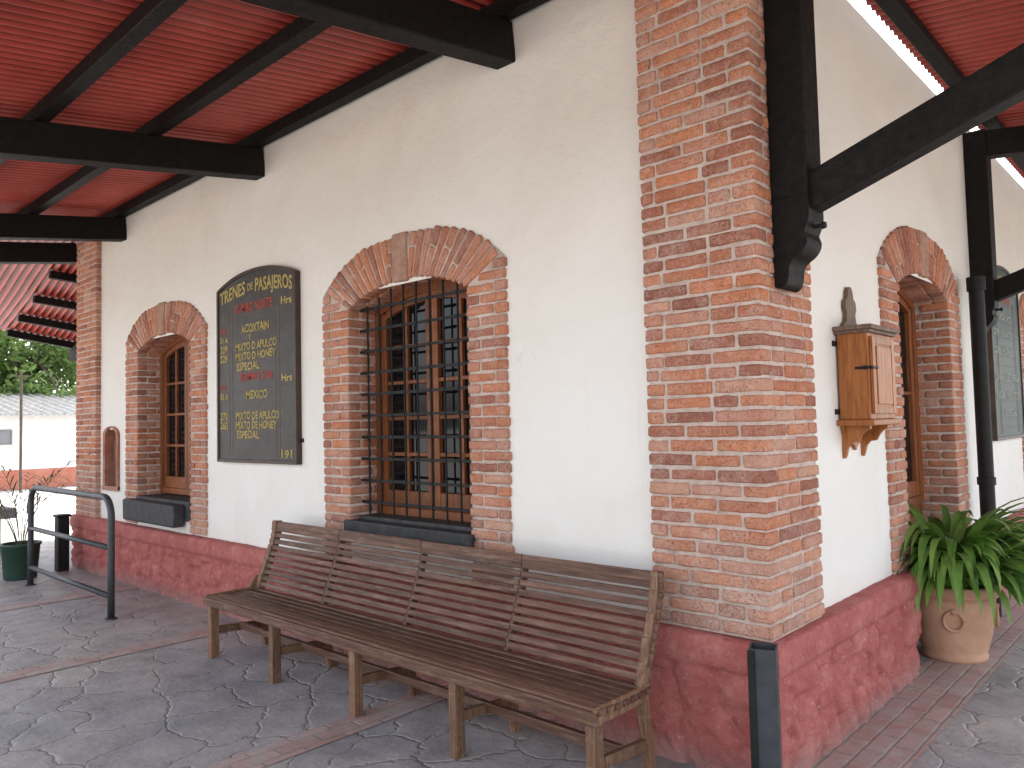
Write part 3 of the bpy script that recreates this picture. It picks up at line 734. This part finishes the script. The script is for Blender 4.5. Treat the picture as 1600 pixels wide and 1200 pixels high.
E=empty('bollard',loc=(.115,-.27,0),label='short dark steel post beside the plinth corner',cat='bollard',rotz=radians(20))
mb=MB()
w=.053;t=.006
for a,b in (((-w,-w),(w,-w+t)),((-w,w-t),(w,w)),((-w,-w+t),(-w+t,w-t)),((w-t,-w+t),(w,w-t))): mb.box((a[0],a[1],0),(b[0],b[1],.665),c=.5)
mb.box((-w+t,-w+t,.60),(w-t,w-t,.62),c=.2)
mb.obj('post',STEEL,parent=E)
mb=MB();mb.box((-w-.004,-w-.012,.0),(-w+.024,-w-.0005,.66),bev=.002);mb.obj('edge_strip',BLKST,parent=E)
E=empty('bollard',loc=(-8.45,-.27,0),label='short black steel post near the potted palm',cat='bollard')
mb=MB();mb.box((-.07,-.06,0),(.07,.06,.62),bev=.01);mb.obj('post',BLKST,parent=E)
mb=MB();mb.box((-.085,-.075,.62),(.085,.075,.65),bev=.01);mb.obj('cap',BLKST,parent=E)

# ------------------------------------------------------------------ pots
def lathe(mb,prof,seg=48,c=.5,m=0):
    vs=[];fs=[];n=len(prof)
    for r,z in prof:
        for k in range(seg):
            a=2*pi*k/seg;vs.append((r*cos(a),r*sin(a),z))
    for i in range(n-1):
        for k in range(seg):
            k2=(k+1)%seg;fs.append((i*seg+k,i*seg+k2,(i+1)*seg+k2,(i+1)*seg+k))
    fs.append(tuple(reversed(range(seg))));mb.add(vs,fs,c,m)
PX,PYY=.155,2.43
E=empty('flower_pot',loc=(PX,PYY,0),label='round terracotta pot with ring ornament standing by the doorway',cat='pot')
mb=MB();lathe(mb,[(.17,0),(.19,.005),(.195,.03),(.185,.045),(.20,.08),(.225,.18),(.243,.30),(.25,.38),(.252,.41),(.268,.415),(.278,.43),(.28,.47),(.272,.485),(.245,.487),(.235,.47),(.23,.42),(.1,.41)]);mb.obj('pot_body',TERRA,parent=E,smooth=True)
mb=MB();lathe(mb,[(.001,.43),(.232,.43)]);mb.obj('soil',SOIL,parent=E)
for ang in (-75,15,105,195):
    a=radians(ang);mb=MB();cx,cy=.237*cos(a),.237*sin(a);ux,uy=-sin(a),cos(a)
    mb.tube([(cx+ux*.055*cos(t)+cos(a)*.012,cy+uy*.055*cos(t)+sin(a)*.012,.28+.06*sin(t)) for t in np.linspace(0,2*pi,22)],.011,8)
    mb.tube([(cx,cy,.345),(cx+cos(a)*.025,cy+sin(a)*.025,.34)],.02,8)
    mb.obj('ring_ornament',TERRA,parent=E,smooth=True)
def strap(mb,base,az,el,length,width,droop,seg=9,c=None):
    c=random.random() if c is None else c
    p=Vector(base);e=el;vs=[];fs=[];ds=length/seg;tw=random.uniform(-.4,.4)
    fold=.25
    for i in range(seg+1):
        t=i/seg
        w=width*(min(1,.35+t*2.2))*(1-max(0,(t-.45)/.55)**1.8)*.5+.001
        d=Vector((cos(az)*cos(e),sin(az)*cos(e),sin(e)));s=Vector((-sin(az),cos(az),0));nn=s.cross(d)
        s2=s*cos(tw*t)+nn*sin(tw*t);n2=nn*cos(tw*t)-s*sin(tw*t)
        vs+= [p-s2*w-n2*w*fold,p,p+s2*w-n2*w*fold]
        p=p+d*ds;e-=droop*ds*(.5+1.3*t)/length*1.0
        if e<-1.45:e=-1.45
        az+=random.uniform(-.03,.03)
    for i in range(seg):
        a=i*3;fs+=[(a,a+1,a+4,a+3),(a+1,a+2,a+5,a+4)]
    mb.add(vs,fs,c)
E=empty('strap_leaf_plant',loc=(PX,PYY,.43),label='lush green plant with long arching strap leaves',cat='plant')
mb=MB()
random.seed(21)
cnt=0
while cnt<310:
    az=random.uniform(0,2*pi)
    if cos(az-radians(30))<-.2 and random.random()<.45: continue
    cnt+=1
    rr=.16*sqrt(random.random())
    inner=random.random()
    el=radians(42+46*inner)
    strap(mb,(rr*cos(az),rr*sin(az),0),az+random.uniform(-.3,.3),el,random.uniform(.5,1.0)*(.85 if cos(az)<-.1 else 1),random.uniform(.05,.078),random.uniform(1.5,3.1),c=min(1,max(0,random.gauss(.58,.27))),seg=11)
mb.obj('leaves',LEAF,parent=E,smooth=True,recalc=False)
E=empty('flower_pot',loc=(-8.33,-.72,0),label='dark green plastic pot on the paving by the rail',cat='pot')
mb=MB();lathe(mb,[(.15,0),(.16,.01),(.19,.36),(.205,.365),(.205,.39),(.185,.39),(.18,.34),(.05,.33)]);mb.obj('pot_body',GPOT,parent=E,smooth=True)
mb=MB();lathe(mb,[(.001,.345),(.18,.345)]);mb.obj('soil',SOIL,parent=E)
E=empty('potted_palm',loc=(-8.33,-.72,.34),label='spindly half dry palm with thin drooping fronds',cat='plant')
mb=MB()
for i in range(10):
    az=i*2*pi/10+random.uniform(-.3,.3);e=radians(random.uniform(68,89));p=Vector((.03*cos(az),.03*sin(az),0));pts=[p.copy()];L_=random.uniform(.8,1.3)
    for j in range(10):
        d=Vector((cos(az)*cos(e),sin(az)*cos(e),sin(e)));p=p+d*L_/10;e-=.06+j*.014;pts.append(p.copy())
        if j>2:
            for s in (-1,1):
                strap(mb,p,az+s*random.uniform(.5,.9),e+random.uniform(-.5,.3),random.uniform(.16,.28),.014,1.5,seg=3)
    mb.tube(pts,[.006*(1-.08*k) for k in range(11)],5,c=.2,cap=False)
mb.obj('fronds',DRY,parent=E,recalc=False)
E=empty('stone_bench',loc=(-9.75,-.95,0),label='plain grey concrete slab bench at the platform end',cat='bench')
mb=MB();mb.box((-.3,-.9,.56),(.3,.48,.68),bev=.012);mb.obj('seat',CONC,parent=E)
for y in (-.7,.25):
    mb=MB();mb.box((-.22,y-.08,0),(.22,y+.08,.56),bev=.01);mb.obj('leg',CONC,parent=E)

# ------------------------------------------------------------------ background
E=empty('outbuilding',loc=(-24,6,0),label='low whitewashed outbuilding with grey corrugated roof and red base',cat='building')
mb=MB();mb.box((-5,-9,.55),(0,7,2.15));mb.obj('wall',WHITEB,parent=E)
mb=MB();mb.box((-5.02,-9.02,0),(.03,7.02,.56));mb.obj('base_band',REDB,parent=E)
mb=MB();corr(mb,-9.4,7.4,lambda u,v,h:(.5-v,u,2.12+.15*v+h),lambda u:0,lambda u:5.8,pitch=.3,amp=.04,k=6);mb.obj('roof',GREYR,parent=E,smooth=True)
for yy in (-6,-3.3,2.5):
    w=MB();w.box((-.02,yy-.35,1.33),(.025,yy+.35,1.68));wo=w.obj('window',DUSTG,parent=E)
    w=MB()
    for a in (-.39,-.02,.35): w.box((-.01,yy+a,1.29),(.05,yy+a+.04,1.72))
    w.box((-.01,yy-.39,1.29),(.049,yy+.39,1.33));w.box((-.01,yy-.39,1.68),(.049,yy+.39,1.72));w.obj('frame',CONC,parent=wo)
E=empty('utility_pole',loc=(-22.5,2.93,0),label='thin dark pole in front of the outbuilding',cat='pole')
mb=MB();mb.tube([(0,0,0),(0,0,3.3)],.035,10);mb.box((-.02,-.2,3.15),(.02,.2,3.19));mb.obj('shaft',BARK,parent=E)
def tree(loc,h,rad,seed,label,n=8000):
    random.seed(seed);E=empty('tree',loc=loc,label=label,cat='tree')
    mb=MB();pts=[(random.uniform(-.1,.1)*i*.4,random.uniform(-.1,.1)*i*.4,h*.62*i/5) for i in range(6)]
    mb.tube(pts,[.22*(1-.12*i) for i in range(6)],9)
    cl=[]
    for k in range(22):
        a=random.uniform(0,2*pi);rr=rad*sqrt(random.random())*.85;z=h*random.uniform(.28,.95)
        c=Vector((rr*cos(a),rr*sin(a),z));cl.append((c,rad*random.uniform(.25,.45)))
        b=Vector(pts[random.randint(2,5)]);mb.tube([b,(b+c)/2+Vector((0,0,.2)),c],[.08,.05,.02],6)
    mb.obj('trunk',BARK,parent=E)
    mb=MB()
    for i in range(n):
        c,r=random.choice(cl);d=Vector((random.gauss(0,1),random.gauss(0,1),random.gauss(0,.8))).normalized()*r*random.uniform(.4,1.1)
        p=c+d;s=random.uniform(.08,.17);u=Vector((random.gauss(0,1),random.gauss(0,1),random.gauss(0,1))).normalized();v=u.cross(Vector((random.gauss(0,1),random.gauss(0,1),random.gauss(0,1)))).normalized()
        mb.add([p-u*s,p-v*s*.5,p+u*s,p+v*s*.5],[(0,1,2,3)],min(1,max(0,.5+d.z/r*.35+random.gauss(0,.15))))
    mb.obj('crown',TLEAF,parent=E,recalc=False)
tree((-31,5.5,0),7.2,2.9,1,'leafy green tree behind the outbuilding')
tree((-32.5,9.5,0),8,3.2,2,'leafy green tree behind the outbuilding')
tree((-35,1.5,0),8,3.4,3,'leafy green tree behind the outbuilding')
tree((-30.5,2.2,0),5.6,2.4,4,'small leafy green tree behind the outbuilding')

# ------------------------------------------------------------------ camera and light
cd=bpy.data.cameras.new('camera');cam=bpy.data.objects.new('camera',cd);COL.objects.link(cam);sc.camera=cam
cd.sensor_width=36;cd.lens=1199.2/1600*36;cd.clip_end=600;cd.clip_start=.05
M=Matrix.Rotation(radians(42.895),4,'Z')@Matrix.Rotation(radians(90+2.846),4,'X')@Matrix.Rotation(radians(-1.337),4,'Z')
cam.matrix_world=Matrix.Translation((1.546,-3.275,1.6))@M
w=bpy.data.worlds.new('World');sc.world=w;w.use_nodes=True;t=w.node_tree
sky=t.nodes.new('ShaderNodeTexSky');sky.sky_type='NISHITA';sky.sun_disc=False
EL=radians(62);AZ=radians(-25)
sky.sun_elevation=EL;sky.sun_rotation=AZ;sky.dust_density=3.0
hs=t.nodes.new('ShaderNodeHueSaturation');hs.inputs['Saturation'].default_value=.4
t.links.new(sky.outputs[0],hs.inputs['Color']);t.links.new(hs.outputs[0],t.nodes['Background'].inputs[0]);t.nodes['Background'].inputs[1].default_value=.68
sd=bpy.data.lights.new('sun','SUN');sd.energy=4.6;sd.angle=radians(12);sd.color=(1,.96,.9);so=bpy.data.objects.new('sun',sd);COL.objects.link(so)
d=Vector((sin(AZ)*cos(EL),cos(AZ)*cos(EL),sin(EL)));so.rotation_euler=d.to_track_quat('Z','Y').to_euler();so.location=(0,0,12)
sc.view_settings.view_transform='Standard';sc.view_settings.look='None';sc.view_settings.exposure=0
